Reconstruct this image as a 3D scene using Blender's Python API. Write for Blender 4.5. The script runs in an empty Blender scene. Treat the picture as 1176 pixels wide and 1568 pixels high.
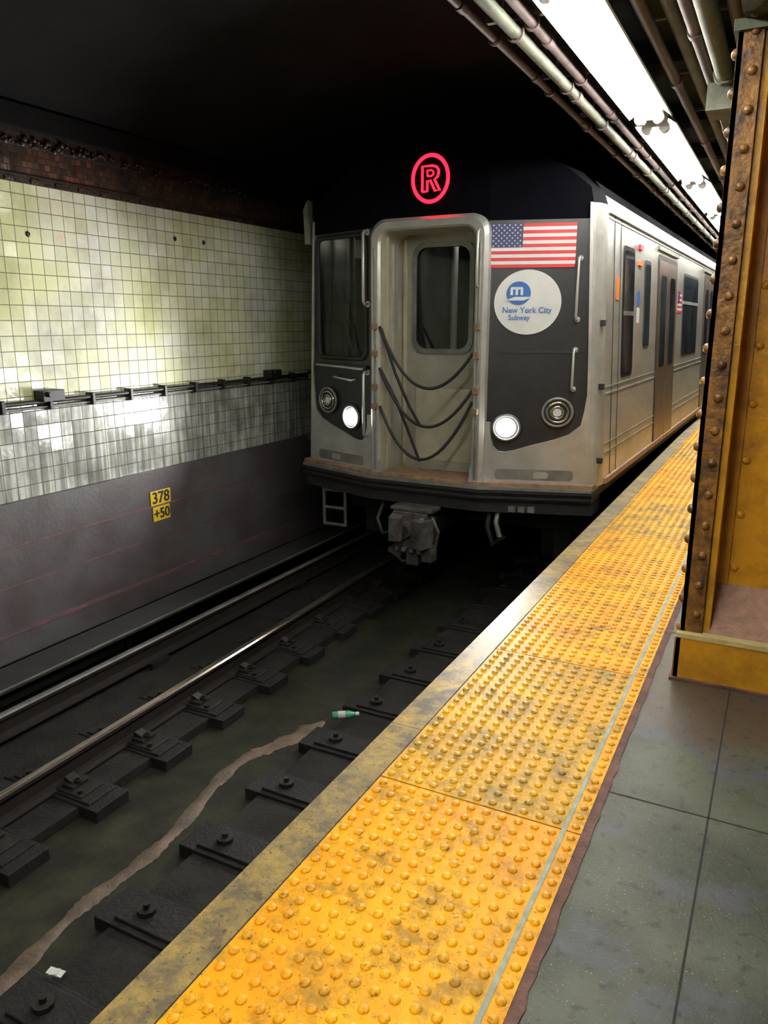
import bpy, math, random
from mathutils import Vector, Matrix
random.seed(7)
S=bpy.context.scene
COL=S.collection
# ------------------------------------------------------------------ materials
def newmat(name):
    m=bpy.data.materials.new(name); m.use_nodes=True
    nt=m.node_tree; b=nt.nodes['Principled BSDF']; return m,nt,b
def mat(name,c1,c2=None,scale=4.0,rough=.6,metal=0.,bump=0.,bscale=60.,detail=6.,lo=.35,hi=.65,spec=.5,rvar=0.,stretch=(1,1,1)):
    m,nt,b=newmat(name)
    b.inputs['Roughness'].default_value=rough; b.inputs['Metallic'].default_value=metal
    b.inputs['Specular IOR Level'].default_value=spec
    if c2 is None: c2=tuple(v*.75 for v in c1)
    tc=nt.nodes.new('ShaderNodeTexCoord'); mp=nt.nodes.new('ShaderNodeMapping'); mp.inputs['Scale'].default_value=stretch
    nt.links.new(tc.outputs['Object'],mp.inputs['Vector'])
    n=nt.nodes.new('ShaderNodeTexNoise'); n.inputs['Scale'].default_value=scale; n.inputs['Detail'].default_value=detail
    n.inputs['Roughness'].default_value=.65
    nt.links.new(mp.outputs[0],n.inputs['Vector'])
    r=nt.nodes.new('ShaderNodeValToRGB'); r.color_ramp.elements[0].position=lo; r.color_ramp.elements[1].position=hi
    r.color_ramp.elements[0].color=(*c2,1); r.color_ramp.elements[1].color=(*c1,1)
    nt.links.new(n.outputs['Fac'],r.inputs['Fac']); nt.links.new(r.outputs['Color'],b.inputs['Base Color'])
    if rvar:
        mr=nt.nodes.new('ShaderNodeMapRange'); mr.inputs['To Min'].default_value=rough+rvar; mr.inputs['To Max'].default_value=max(.03,rough-rvar)
        mr.inputs['From Min'].default_value=.3; mr.inputs['From Max'].default_value=.7
        nt.links.new(n.outputs['Fac'],mr.inputs['Value']); nt.links.new(mr.outputs[0],b.inputs['Roughness'])
    if bump:
        n2=nt.nodes.new('ShaderNodeTexNoise'); n2.inputs['Scale'].default_value=bscale; n2.inputs['Detail'].default_value=4
        nt.links.new(mp.outputs[0],n2.inputs['Vector'])
        bp=nt.nodes.new('ShaderNodeBump'); bp.inputs['Strength'].default_value=bump; bp.inputs['Distance'].default_value=.01
        nt.links.new(n2.outputs['Fac'],bp.inputs['Height']); nt.links.new(bp.outputs[0],b.inputs['Normal'])
    return m
def emit(name,c,s):
    m,nt,b=newmat(name); b.inputs['Base Color'].default_value=(*c,1)
    b.inputs['Emission Color'].default_value=(*c,1); b.inputs['Emission Strength'].default_value=s
    return m
def tilemat(name,c1,c2,mortar,w,h,axes='YZ',offset=0.,rough=.15,dirt=.5,msize=.004,dirtcol=(.05,.05,.04),tilt=1.0,stain=None,sheen_streak=0.):
    m,nt,b=newmat(name); L=nt.links.new
    tc=nt.nodes.new('ShaderNodeTexCoord'); sx=nt.nodes.new('ShaderNodeSeparateXYZ'); cx=nt.nodes.new('ShaderNodeCombineXYZ')
    L(tc.outputs['Object'],sx.inputs[0]); L(sx.outputs[axes[0]],cx.inputs[0]); L(sx.outputs[axes[1]],cx.inputs[1])
    br=nt.nodes.new('ShaderNodeTexBrick'); br.offset=offset; br.squash=1; br.inputs['Scale'].default_value=1
    br.inputs['Brick Width'].default_value=w; br.inputs['Row Height'].default_value=h; br.inputs['Mortar Size'].default_value=msize
    br.inputs['Mortar Smooth'].default_value=.3
    br.inputs['Color1'].default_value=(*c1,1); br.inputs['Color2'].default_value=(*c2,1); br.inputs['Mortar'].default_value=(*mortar,1)
    L(cx.outputs[0],br.inputs['Vector'])
    def ramp(src,lo,hi,a,bb):
        r=nt.nodes.new('ShaderNodeValToRGB'); r.color_ramp.elements[0].position=lo; r.color_ramp.elements[1].position=hi
        r.color_ramp.elements[0].color=(*a,1); r.color_ramp.elements[1].color=(*bb,1); L(src,r.inputs['Fac']); return r
    n=nt.nodes.new('ShaderNodeTexNoise'); n.inputs['Scale'].default_value=1.6; n.inputs['Detail'].default_value=8; n.inputs['Roughness'].default_value=.7
    L(tc.outputs['Object'],n.inputs['Vector'])
    r=ramp(n.outputs['Fac'],.34,.56,(dirt,)*3,(0,0,0))
    col=br.outputs['Color']
    if stain:
        n5=nt.nodes.new('ShaderNodeTexNoise'); n5.inputs['Scale'].default_value=.9; n5.inputs['Detail'].default_value=5; L(tc.outputs['Object'],n5.inputs['Vector'])
        r5=ramp(n5.outputs['Fac'],.42,.60,(0,0,0),(1,1,1)); mm=nt.nodes.new('ShaderNodeMixRGB'); mm.blend_type='MULTIPLY'
        L(r5.outputs[0],mm.inputs['Fac']); L(col,mm.inputs[1]); mm.inputs[2].default_value=(*stain,1); col=mm.outputs[0]
    if sheen_streak:  # pale vertical streaks put into the colour to imitate reflections
        mp=nt.nodes.new('ShaderNodeMapping'); mp.inputs['Scale'].default_value=(1,22,1.3); L(tc.outputs['Object'],mp.inputs[0])
        n6=nt.nodes.new('ShaderNodeTexNoise'); n6.inputs['Scale'].default_value=1.; n6.inputs['Detail'].default_value=5; L(mp.outputs[0],n6.inputs['Vector'])
        r6=ramp(n6.outputs['Fac'],.42,.62,(1-sheen_streak,)*3,(1,1,1)); mm=nt.nodes.new('ShaderNodeMixRGB'); mm.blend_type='MULTIPLY'; mm.inputs['Fac'].default_value=1
        L(col,mm.inputs[1]); L(r6.outputs[0],mm.inputs[2]); col=mm.outputs[0]
    mx=nt.nodes.new('ShaderNodeMixRGB'); L(r.outputs['Color'],mx.inputs['Fac']); L(col,mx.inputs[1]); mx.inputs[2].default_value=(*dirtcol,1)
    L(mx.outputs[0],b.inputs['Base Color'])
    mr=nt.nodes.new('ShaderNodeMapRange'); L(br.outputs['Fac'],mr.inputs['Value']); mr.inputs['To Min'].default_value=rough; mr.inputs['To Max'].default_value=.8
    L(mr.outputs[0],b.inputs['Roughness'])
    def M_(op,a,bv=None,cv=None):
        q=nt.nodes.new('ShaderNodeMath'); q.operation=op
        for i,z in enumerate((a,bv,cv)):
            if z is None: continue
            if isinstance(z,(int,float)): q.inputs[i].default_value=z
            else: L(z,q.inputs[i])
        return q.outputs[0]
    u=M_('DIVIDE',sx.outputs[axes[0]],w); v=M_('DIVIDE',sx.outputs[axes[1]],h)
    fc=nt.nodes.new('ShaderNodeCombineXYZ'); L(M_('FLOOR',u),fc.inputs[0]); L(M_('FLOOR',v),fc.inputs[1])
    wn=nt.nodes.new('ShaderNodeTexWhiteNoise'); L(fc.outputs[0],wn.inputs['Vector'])
    sc=nt.nodes.new('ShaderNodeSeparateXYZ'); L(wn.outputs['Color'],sc.inputs[0])
    hu=M_('MULTIPLY',M_('FRACT',u),M_('SUBTRACT',sc.outputs[0],.5)); hv=M_('MULTIPLY',M_('FRACT',v),M_('SUBTRACT',sc.outputs[1],.5))
    hh=M_('MULTIPLY',M_('ADD',M_('MULTIPLY',hu,.35),M_('MULTIPLY',hv,1.8)),tilt)
    n2=nt.nodes.new('ShaderNodeTexNoise'); n2.inputs['Scale'].default_value=9; L(tc.outputs['Object'],n2.inputs['Vector'])
    hh=M_('ADD',hh,M_('MULTIPLY',n2.outputs['Fac'],.8)); hh=M_('ADD',hh,M_('SUBTRACT',1,br.outputs['Fac']))
    bp=nt.nodes.new('ShaderNodeBump'); bp.inputs['Strength'].default_value=.6; bp.inputs['Distance'].default_value=.006
    L(hh,bp.inputs['Height']); L(bp.outputs[0],b.inputs['Normal'])
    return m

M={}
M['tile']=tilemat('glazed_tile',(.90,.90,.82),(.76,.79,.62),(.20,.20,.16),.112,.112,dirt=.40,stain=(.86,.88,.60),dirtcol=(.12,.12,.07),rough=.15,msize=.0035,tilt=2.2)
M['tile_low']=tilemat('grimy_sheen_tile',(.60,.61,.57),(.48,.50,.42),(.10,.10,.09),.112,.112,dirt=.75,dirtcol=(.09,.09,.08),rough=.2,tilt=2.5,msize=.0035,sheen_streak=.55)  # real grime, plus wall reflections painted as light vertical streaks
M['mosaic']=tilemat('mosaic',(.15,.080,.05),(.06,.038,.027),(.018,.015,.014),.05,.045,dirt=.8,offset=.5,rough=.2,msize=.004,dirtcol=(.02,.017,.016),tilt=2)
M['wallgrey']=mat('grimy_concrete_paint',(.092,.088,.090),(.068,.054,.057),scale=1.8,rough=.5,bump=.25,bscale=30,detail=9,lo=.40,hi=.60)
M['pinkline']=mat('stain_line',(.17,.065,.085),(.09,.06,.065),scale=9,rough=.7,lo=.45,hi=.6)
M['blackmetal']=mat('black_metal',(.02,.02,.02),(.01,.01,.01),rough=.5)
M['ceil']=mat('sooty_ceiling',(.010,.0095,.010),(.005,.005,.0055),scale=2,rough=.9,bump=.4,bscale=14,spec=.2)
M['ceilplat']=mat('platform_ceiling_paint',(.045,.05,.04),(.02,.022,.018),scale=3,rough=.7,bump=.3,bscale=20)
M['bed']=mat('track_bed',(.019,.018,.015),(.008,.007,.007),scale=5,rough=.8,bump=.7,bscale=40,spec=.25)
M['wet']=mat('damp_trough',(.029,.030,.018),(.011,.011,.008),scale=3.2,rough=.45,bump=.25,bscale=25,spec=.3,detail=10,lo=.40,hi=.60,rvar=.2)
M['silt']=mat('silt',(.15,.10,.070),(.065,.045,.033),scale=9,rough=.6,bump=.5,bscale=60)
M['tie']=mat('grimy_tie',(.017,.016,.016),(.008,.008,.008),scale=8,rough=.6,bump=.6,bscale=50,spec=.3)
M['clip']=mat('rail_clip_steel',(.034,.029,.026),(.013,.011,.010),scale=20,rough=.5,metal=.3)
M['railtop']=mat('polished_rail',(.62,.54,.45),(.16,.12,.09),scale=40,rough=.22,metal=.9,lo=.3,hi=.55,stretch=(1.5,.1,1))
M['railside']=mat('rusty_rail',(.018,.012,.009),(.008,.006,.005),scale=15,rough=.8,spec=.25)
M['board']=mat('cover_board',(.022,.021,.021),(.010,.010,.010),scale=10,rough=.6)
def yellowmat(name,base,base2,dirtc,dlo,dhi,rough=.5):
    m,nt,b=newmat(name); tc=nt.nodes.new('ShaderNodeTexCoord')
    def noise(sc,det,ro=.65):
        n=nt.nodes.new('ShaderNodeTexNoise'); n.inputs['Scale'].default_value=sc; n.inputs['Detail'].default_value=det; n.inputs['Roughness'].default_value=ro
        nt.links.new(tc.outputs['Object'],n.inputs['Vector']); return n
    def ramp(src,lo,hi,a,bb):
        r=nt.nodes.new('ShaderNodeValToRGB'); r.color_ramp.elements[0].position=lo; r.color_ramp.elements[1].position=hi
        r.color_ramp.elements[0].color=(*a,1); r.color_ramp.elements[1].color=(*bb,1); nt.links.new(src,r.inputs['Fac']); return r
    r1=ramp(noise(2.2,4).outputs['Fac'],.42,.58,base2,base)
    r2=ramp(noise(6.5,12,.78).outputs['Fac'],dlo,dhi,(1,1,1),(0,0,0))
    mx=nt.nodes.new('ShaderNodeMixRGB'); nt.links.new(r2.outputs['Color'],mx.inputs['Fac']); nt.links.new(r1.outputs['Color'],mx.inputs[1]); mx.inputs[2].default_value=(*dirtc,1)
    r4=ramp(noise(1.9,9,.7).outputs['Fac'],.32,.41,(.28,.26,.24),(1,1,1)); m4=nt.nodes.new('ShaderNodeMixRGB'); m4.blend_type='MULTIPLY'; m4.inputs['Fac'].default_value=1
    nt.links.new(mx.outputs[0],m4.inputs[1]); nt.links.new(r4.outputs[0],m4.inputs[2])
    r3=ramp(noise(75,3,.6).outputs['Fac'],.30,.40,(.40,.36,.30),(1,1,1))
    mu=nt.nodes.new('ShaderNodeMixRGB'); mu.blend_type='MULTIPLY'; mu.inputs['Fac'].default_value=1; nt.links.new(m4.outputs[0],mu.inputs[1]); nt.links.new(r3.outputs['Color'],mu.inputs[2])
    nt.links.new(mu.outputs[0],b.inputs['Base Color']); b.inputs['Roughness'].default_value=rough; b.inputs['Specular IOR Level'].default_value=.32
    bp=nt.nodes.new('ShaderNodeBump'); bp.inputs['Strength'].default_value=.25; bp.inputs['Distance'].default_value=.004
    nb=noise(160,3); nt.links.new(nb.outputs['Fac'],bp.inputs['Height']); nt.links.new(bp.outputs[0],b.inputs['Normal'])
    return m
M['yellow']=yellowmat('tactile_yellow',(.95,.46,.002),(.86,.35,.002),(.38,.20,.012),.38,.51)
M['yellow_b']=yellowmat('tactile_yellow_aged',(.80,.43,.012),(.68,.34,.010),(.28,.18,.035),.40,.54)
M['edge']=yellowmat('edge_board_paint',(.44,.29,.055),(.27,.20,.08),(.12,.095,.06),.42,.60,.45)
M['joint']=mat('joint_sealant',(.34,.36,.25),(.18,.20,.14),scale=20,rough=.5)
M['rust']=mat('rusty_border',(.17,.075,.055),(.07,.035,.03),scale=14,rough=.8,bump=.5,bscale=80)
def concmat():
    m,nt,b=newmat('platform_concrete'); tc=nt.nodes.new('ShaderNodeTexCoord'); L=nt.links.new
    def N(sc,d): 
        n=nt.nodes.new('ShaderNodeTexNoise'); n.inputs['Scale'].default_value=sc; n.inputs['Detail'].default_value=d; L(tc.outputs['Object'],n.inputs['Vector']); return n
    def ramp(src,lo,hi,a,bb):
        r=nt.nodes.new('ShaderNodeValToRGB'); r.color_ramp.elements[0].position=lo; r.color_ramp.elements[1].position=hi
        r.color_ramp.elements[0].color=(*a,1); r.color_ramp.elements[1].color=(*bb,1); L(src,r.inputs['Fac']); return r
    r=ramp(N(2.6,9).outputs['Fac'],.40,.60,(.044,.050,.037),(.082,.090,.064))
    r2=ramp(N(150,2).outputs['Fac'],.66,.72,(0,0,0),(1,1,1))
    mx=nt.nodes.new('ShaderNodeMixRGB'); L(r2.outputs[0],mx.inputs['Fac']); L(r.outputs[0],mx.inputs[1]); mx.inputs[2].default_value=(.24,.25,.21,1)
    r3=ramp(N(2.3,6).outputs['Fac'],.53,.60,(0,0,0),(.6,.6,.6))
    m2=nt.nodes.new('ShaderNodeMixRGB'); L(r3.outputs[0],m2.inputs['Fac']); L(mx.outputs[0],m2.inputs[1]); m2.inputs[2].default_value=(.082,.082,.108,1)
    vm=nt.nodes.new('ShaderNodeVectorMath'); vm.operation='DISTANCE'; L(tc.outputs['Object'],vm.inputs[0]); vm.inputs[1].default_value=(0,3.5,0)
    ad=nt.nodes.new('ShaderNodeMath'); ad.operation='MULTIPLY_ADD'; L(N(6,6).outputs['Fac'],ad.inputs[0]); ad.inputs[1].default_value=.5; L(vm.outputs['Value'],ad.inputs[2])
    r5=ramp(ad.outputs[0],.78,.98,(.8,.8,.8),(0,0,0)); m5=nt.nodes.new('ShaderNodeMixRGB'); L(r5.outputs[0],m5.inputs['Fac']); L(m2.outputs[0],m5.inputs[1]); m5.inputs[2].default_value=(.075,.048,.030,1)
    r4=ramp(N(24,6).outputs['Fac'],.30,.42,(.5,.5,.46),(1,1,1)); m4=nt.nodes.new('ShaderNodeMixRGB'); m4.blend_type='MULTIPLY'; m4.inputs['Fac'].default_value=1
    L(m5.outputs[0],m4.inputs[1]); L(r4.outputs[0],m4.inputs[2])
    L(m4.outputs[0],b.inputs['Base Color']); b.inputs['Roughness'].default_value=.5; b.inputs['Specular IOR Level'].default_value=.28
    bp=nt.nodes.new('ShaderNodeBump'); bp.inputs['Strength'].default_value=.4; bp.inputs['Distance'].default_value=.004
    nb=N(90,4); L(nb.outputs['Fac'],bp.inputs['Height']); L(bp.outputs[0],b.inputs['Normal'])
    return m
M['conc']=concmat()
M['seam']=mat('seam_dark',(.012,.012,.010),rough=.8)
M['steel']=mat('stainless',(.62,.62,.60),(.42,.42,.40),scale=3,rough=.38,metal=.5,bump=.02,bscale=200,detail=9)
M['steelside']=mat('stainless_side',(.58,.58,.55),(.40,.40,.38),scale=2.5,rough=.34,metal=.6,stretch=(1,.4,2),detail=9)
M['roof']=mat('roof_dark',(.014,.014,.016),(.009,.009,.010),rough=.95,spec=.0)
M['steeldull']=mat('dull_steel',(.30,.30,.28),(.17,.17,.16),scale=5,rough=.5,metal=.5)
M['jamb']=mat('vestibule_panel',(.60,.57,.43),(.42,.40,.31),scale=4,rough=.4,metal=.2)
M['door']=mat('door_leaf',(.46,.45,.37),(.33,.32,.26),scale=3,rough=.4,metal=.3,detail=9)
M['blackpanel']=mat('black_fibreglass',(.026,.028,.030),(.016,.017,.018),scale=6,rough=.35,rvar=.05)
M['bonnet']=mat('bonnet_black',(.003,.003,.006),(.002,.002,.004),scale=6,rough=.8,spec=.05)
def clearglass():
    m,nt,b=newmat('window_pane'); out=nt.nodes['Material Output']
    t=nt.nodes.new('ShaderNodeBsdfTransparent'); t.inputs[0].default_value=(.66,.69,.67,1)
    g=nt.nodes.new('ShaderNodeBsdfGlossy'); g.inputs['Roughness'].default_value=.04
    fr=nt.nodes.new('ShaderNodeFresnel'); fr.inputs[0].default_value=1.5; mx=nt.nodes.new('ShaderNodeMixShader')
    nt.links.new(fr.outputs[0],mx.inputs[0]); nt.links.new(t.outputs[0],mx.inputs[1]); nt.links.new(g.outputs[0],mx.inputs[2]); nt.links.new(mx.outputs[0],out.inputs['Surface']); return m
M['pane']=clearglass()
M['glassside']=mat('side_glass',(.05,.065,.085),(.02,.02,.025),scale=2.2,rough=.06)
M['interior']=mat('cab_interior',(.13,.13,.12),(.08,.08,.075),rough=.6)
M['rubber']=mat('rubber',(.018,.018,.018),rough=.6)
M['white']=mat('decal_white',(.80,.81,.80),(.70,.71,.70),rough=.4)
M['red']=mat('decal_red',(.66,.02,.04),(.56,.02,.035),rough=.4)
M['blue']=mat('decal_navy',(.02,.03,.14),(.018,.025,.11),rough=.4)
M['mblue']=mat('decal_blue',(.02,.13,.45),(.02,.11,.40),rough=.4)
M['orange']=mat('decal_orange',(.75,.22,.05),rough=.4)
M['redled']=emit('red_led',(1.,.008,.025),5.5)
M['greenglow']=emit('green_window_reflection',(.1,.9,.6),1.2)  # emissive green standing in for the reflection in the cab window
M['lamp']=emit('headlamp_lens',(1.,.98,.95),55)
M['cabfill']=emit('cab_fill_glow',(1.,.95,.85),5)  # added fill glow for the train interior, not a visible fitting
M['chrome']=mat('reflector',(.6,.6,.58),(.4,.4,.38),rough=.2,metal=.9)
M['under']=mat('undercarriage',(.018,.017,.017),(.008,.008,.008),scale=9,rough=.65,bump=.3,bscale=30)
M['cast']=mat('cast_coupler',(.16,.145,.14),(.045,.04,.036),scale=9,rough=.45,metal=.4)
M['tan']=mat('sill_tan',(.36,.21,.11),(.15,.10,.07),scale=12,rough=.6)
M['brown']=mat('door_bronze',(.15,.095,.075),(.085,.06,.05),scale=5,rough=.35,metal=.4)
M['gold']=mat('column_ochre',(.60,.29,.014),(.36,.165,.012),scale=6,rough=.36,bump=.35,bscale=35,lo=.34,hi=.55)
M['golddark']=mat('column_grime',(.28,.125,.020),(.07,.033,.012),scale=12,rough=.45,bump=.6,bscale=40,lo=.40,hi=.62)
M['cornice']=mat('cornice_soot',(.045,.028,.019),(.014,.011,.009),scale=12,rough=.45,bump=.6,bscale=40)
M['cream']=mat('cream_edge',(.68,.58,.28),(.50,.40,.16),scale=20,rough=.5)
M['pinkconc']=mat('base_fill',(.42,.25,.18),(.28,.17,.13),scale=25,rough=.85,bump=.8,bscale=90)
M['tube']=emit('fluorescent_tube',(1.,.985,.90),64)
M['fix']=mat('fixture_enamel',(.85,.85,.83),(.75,.75,.73),rough=.35)
M['pipe']=mat('conduit_pinkgrey',(.17,.115,.11),(.08,.06,.056),scale=7,rough=.55,bump=.2,bscale=50)
M['pipeg']=mat('pipe_green_cream',(.17,.18,.13),(.09,.095,.07),scale=7,rough=.55,bump=.2,bscale=50,spec=.3)
M['pipebr']=mat('pipe_brown',(.12,.075,.06),(.06,.04,.034),scale=7,rough=.55)
M['girder']=mat('girder_green',(.085,.10,.055),(.04,.045,.028),scale=6,rough=.6,bump=.6,bscale=18)
M['signy']=mat('sign_yellow',(.75,.50,.02),(.60,.40,.02),rough=.5)
M['ink']=mat('sign_ink',(.015,.015,.015),rough=.6)
M['bottle']=mat('bottle_green',(.10,.42,.25),(.08,.34,.2),rough=.15)
M['paper']=mat('paper',(.72,.72,.70),rough=.7)

# ------------------------------------------------------------------ mesh builder
class MB:
    def __init__(s): s.v=[];s.f=[];s.m=[];s.s=[];s.mats=[]
    def mi(s,k):
        if k not in s.mats: s.mats.append(k)
        return s.mats.index(k)
    def add(s,v,f,k,smooth=False):
        o=len(s.v); s.v+= [tuple(p) for p in v]; i=s.mi(k)
        for q in f: s.f.append([a+o for a in q]); s.m.append(i); s.s.append(smooth)
    def box(s,x0,x1,y0,y1,z0,z1,k):
        v=[(x0,y0,z0),(x1,y0,z0),(x1,y1,z0),(x0,y1,z0),(x0,y0,z1),(x1,y0,z1),(x1,y1,z1),(x0,y1,z1)]
        s.add(v,[(0,3,2,1),(4,5,6,7),(0,1,5,4),(1,2,6,5),(2,3,7,6),(3,0,4,7)],k)
    def cbox(s,c,d,k,rot=None):
        x,y,z=[a/2 for a in d]; R=rot or Matrix.Identity(3)
        v=[Vector(c)+R@Vector(p) for p in [(-x,-y,-z),(x,-y,-z),(x,y,-z),(-x,y,-z),(-x,-y,z),(x,-y,z),(x,y,z),(-x,y,z)]]
        s.add(v,[(0,3,2,1),(4,5,6,7),(0,1,5,4),(1,2,6,5),(2,3,7,6),(3,0,4,7)],k)
    def tube(s,pts,r,k,n=12,caps=True):
        pts=[Vector(p) for p in pts]; v=[];f=[]
        rr=r if isinstance(r,(list,tuple)) else [r]*len(pts)
        up=None
        for i,p in enumerate(pts):
            t=(pts[min(i+1,len(pts)-1)]-pts[max(i-1,0)])
            if t.length<1e-9: t=(pts[-1]-pts[0])
            t.normalize()
            if up is None:
                up=Vector((0,0,1)) if abs(t.z)<.9 else Vector((1,0,0))
            a=t.cross(up); 
            if a.length<1e-4: a=t.cross(Vector((1,.3,0)))
            a.normalize(); b=a.cross(t).normalized(); up=b
            for j in range(n):
                an=2*math.pi*j/n; v.append(p+a*math.cos(an)*rr[i]+b*math.sin(an)*rr[i])
        for i in range(len(pts)-1):
            for j in range(n):
                f.append((i*n+j,i*n+(j+1)%n,(i+1)*n+(j+1)%n,(i+1)*n+j))
        s.add(v,f,k,True)
        if caps:
            s.add(v[:n],[tuple(range(n))],k); s.add(v[-n:],[tuple(reversed(range(n)))],k)
    def prism(s,front,back,k):
        n=len(front); v=list(front)+list(back)
        f=[tuple(range(n)),tuple(range(2*n-1,n-1,-1))]+[(i,(i+1)%n,n+(i+1)%n,n+i) for i in range(n)]
        s.add(v,f,k)
    def dome(s,c,r,h,k,nrm=(0,0,1),n=10,rings=3,flat=0.):
        nrm=Vector(nrm).normalized(); q=nrm.to_track_quat('Z','Y').to_matrix(); v=[];f=[]
        for i in range(rings):
            a=(math.pi/2)*(i/rings)*(1-flat)
            for j in range(n):
                t=2*math.pi*j/n; v.append(Vector(c)+q@Vector((r*math.cos(a)*math.cos(t),r*math.cos(a)*math.sin(t),h*math.sin(a)/max(math.sin((math.pi/2)*((rings-1)/rings)*(1-flat)),.01) if flat else h*math.sin(a))))
        for i in range(rings-1):
            for j in range(n): f.append((i*n+j,i*n+(j+1)%n,(i+1)*n+(j+1)%n,(i+1)*n+j))
        if flat: f.append(tuple((rings-1)*n+j for j in range(n)))
        else:
            v.append(Vector(c)+nrm*h); t=len(v)-1
            for j in range(n): f.append(((rings-1)*n+j,(rings-1)*n+(j+1)%n,t))
        s.add(v,f,k,True)
    def obj(s,name,parent=None,bevel=0,loc=None):
        me=bpy.data.meshes.new(name); me.from_pydata([tuple(p) for p in s.v],[],s.f)
        for k in s.mats: me.materials.append(M[k])
        me.polygons.foreach_set('material_index',s.m); me.polygons.foreach_set('use_smooth',s.s); me.update()
        o=bpy.data.objects.new(name,me); COL.objects.link(o)
        if parent: o.parent=parent
        if loc: o.location=loc
        if bevel:
            b=o.modifiers.new('bevel','BEVEL'); b.width=bevel; b.segments=2; b.limit_method='ANGLE'; b.angle_limit=math.radians(40)
        return o
def empty(name,loc=(0,0,0)):
    e=bpy.data.objects.new(name,None); e.location=loc; COL.objects.link(e); e.empty_display_size=.2; return e
def text(body,size,loc,rot,k,name,parent=None,ext=.001,offset=0.,sx=1.):
    c=bpy.data.curves.new(name,'FONT'); c.body=body; c.size=size; c.extrude=ext; c.align_x='CENTER'; c.align_y='CENTER'; c.offset=offset
    c.materials.append(M[k]); o=bpy.data.objects.new(name,c); COL.objects.link(o); o.location=loc; o.rotation_euler=rot; o.scale=(sx,1,1)
    if parent: o.parent=parent
    return o
def rrect(x0,x1,z0,z1,r,n=5):
    p=[]
    for cx,cz,a0 in ((x1-r,z1-r,0),(x0+r,z1-r,90),(x0+r,z0+r,180),(x1-r,z0+r,270)):
        for i in range(n+1):
            a=math.radians(a0+90*i/n); p.append((cx+r*math.cos(a),cz+r*math.sin(a)))
    return p

YF=34.
# ------------------------------------------------------------------ wall_left
b=MB()
b.box(-5.35,-5.10,-3,YF,.93,2.54,'tile')
b.box(-5.35,-5.09,-3,YF,.24,.93,'tile_low')
b.box(-5.35,-5.04,-3,YF,-1.25,.24,'wallgrey')
b.box(-5.35,-5.00,-3,YF,-1.25,-.74,'wallgrey')
b.box(-5.06,-5.035,-3,YF,-.10,-.082,'pinkline')
b.box(-5.06,-5.036,-3,YF,-.40,-.385,'pinkline')
b.box(-5.02,-4.995,-3,YF,-.76,-.735,'pinkline')
b.box(-5.35,-5.085,-3,YF,2.54,2.60,'cornice')
b.box(-5.35,-5.10,-3,YF,2.60,2.80,'mosaic')
b.box(-5.35,-5.06,-3,YF,2.80,2.90,'cornice')
b.box(-5.35,-5.0,-3,YF,2.90,3.05,'ceil')
for y,z in ((4.14,2.19),(5.72,2.30),(6.12,2.30)):
    b.dome((-5.10,y,z),.022,.012,'blackmetal',(1,0,0))
for i in range(320):
    y=random.uniform(1.5,9.5); b.dome((-5.06,y,2.80+random.uniform(-.01,.06)),random.uniform(.012,.03),random.uniform(.01,.025),'cornice',(1,0,.4),n=6,rings=2)
y=2.
while y<9:
    b.box(-5.10,-5.075,y,y+.10,2.545,2.575,'mosaic'); y+=.22
b.obj('wall_left')
b=MB()
b.tube([(-5.05,-3,.965),(-5.05,YF,.965)],.018,'blackmetal',10)
b.tube([(-5.06,-3,.92),(-5.06,YF,.92)],.010,'steeldull',8)
y=-2.6
while y<14:
    b.box(-5.10,-5.02,y,y+.03,.90,1.0,'blackmetal'); y+=.42
for y in (4.14,7.1,1.2):
    b.box(-5.10,-4.99,y-.10,y+.10,.965,1.05,'blackmetal'); b.tube([(-5.0,y-.05,1.02),(-4.96,y-.05,1.02)],.02,'blackmetal')
b.obj('wall_conduit',bevel=.004)
e=empty('distance_marker_sign')
b=MB()
b.box(-5.04,-5.03,5.11,5.37,-.085,.05,'signy'); b.box(-5.04,-5.03,5.13,5.35,-.235,-.10,'signy')
b.obj('plates',e,bevel=.003)
text('378',.15,(-5.027,5.24,-.018),(math.pi/2,0,math.pi/2),'ink','digits_top',e,offset=.002)
text('+50',.13,(-5.027,5.24,-.168),(math.pi/2,0,math.pi/2),'ink','digits_bottom',e,offset=.002)

# ------------------------------------------------------------------ ceiling
b=MB()
prof=[(-5.35,2.95),(-5.05,3.05),(-4.6,3.32),(-3.9,3.52),(-3.0,3.60),(-2.1,3.52),(-1.5,3.34),(-1.33,3.3)]
v=[];f=[]
for x,z in prof: v+=[(x,-3,z),(x,YF,z)]
for i in range(len(prof)-1): f.append((2*i,2*i+1,2*i+3,2*i+2))
b.add(v,f,'ceil',True)
v=[(x,y,z+.15) for x,z in prof for y in (-3,YF)]; b.add(v,f,'ceil')
b.obj('ceiling_vault')
b=MB()
b.box(-1.3,4.2,-3,YF,3.2,3.35,'ceilplat')
y=-2.2
while y<YF:
    b.box(-1.25,4.0,y,y+.16,3.08,3.2,'ceilplat'); b.box(-1.25,4.0,y-.06,y+.22,3.07,3.09,'ceilplat'); y+=1.52
b.box(-1.32,-1.26,-3,YF,3.07,3.36,'ceil')
b.obj('ceiling')

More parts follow.
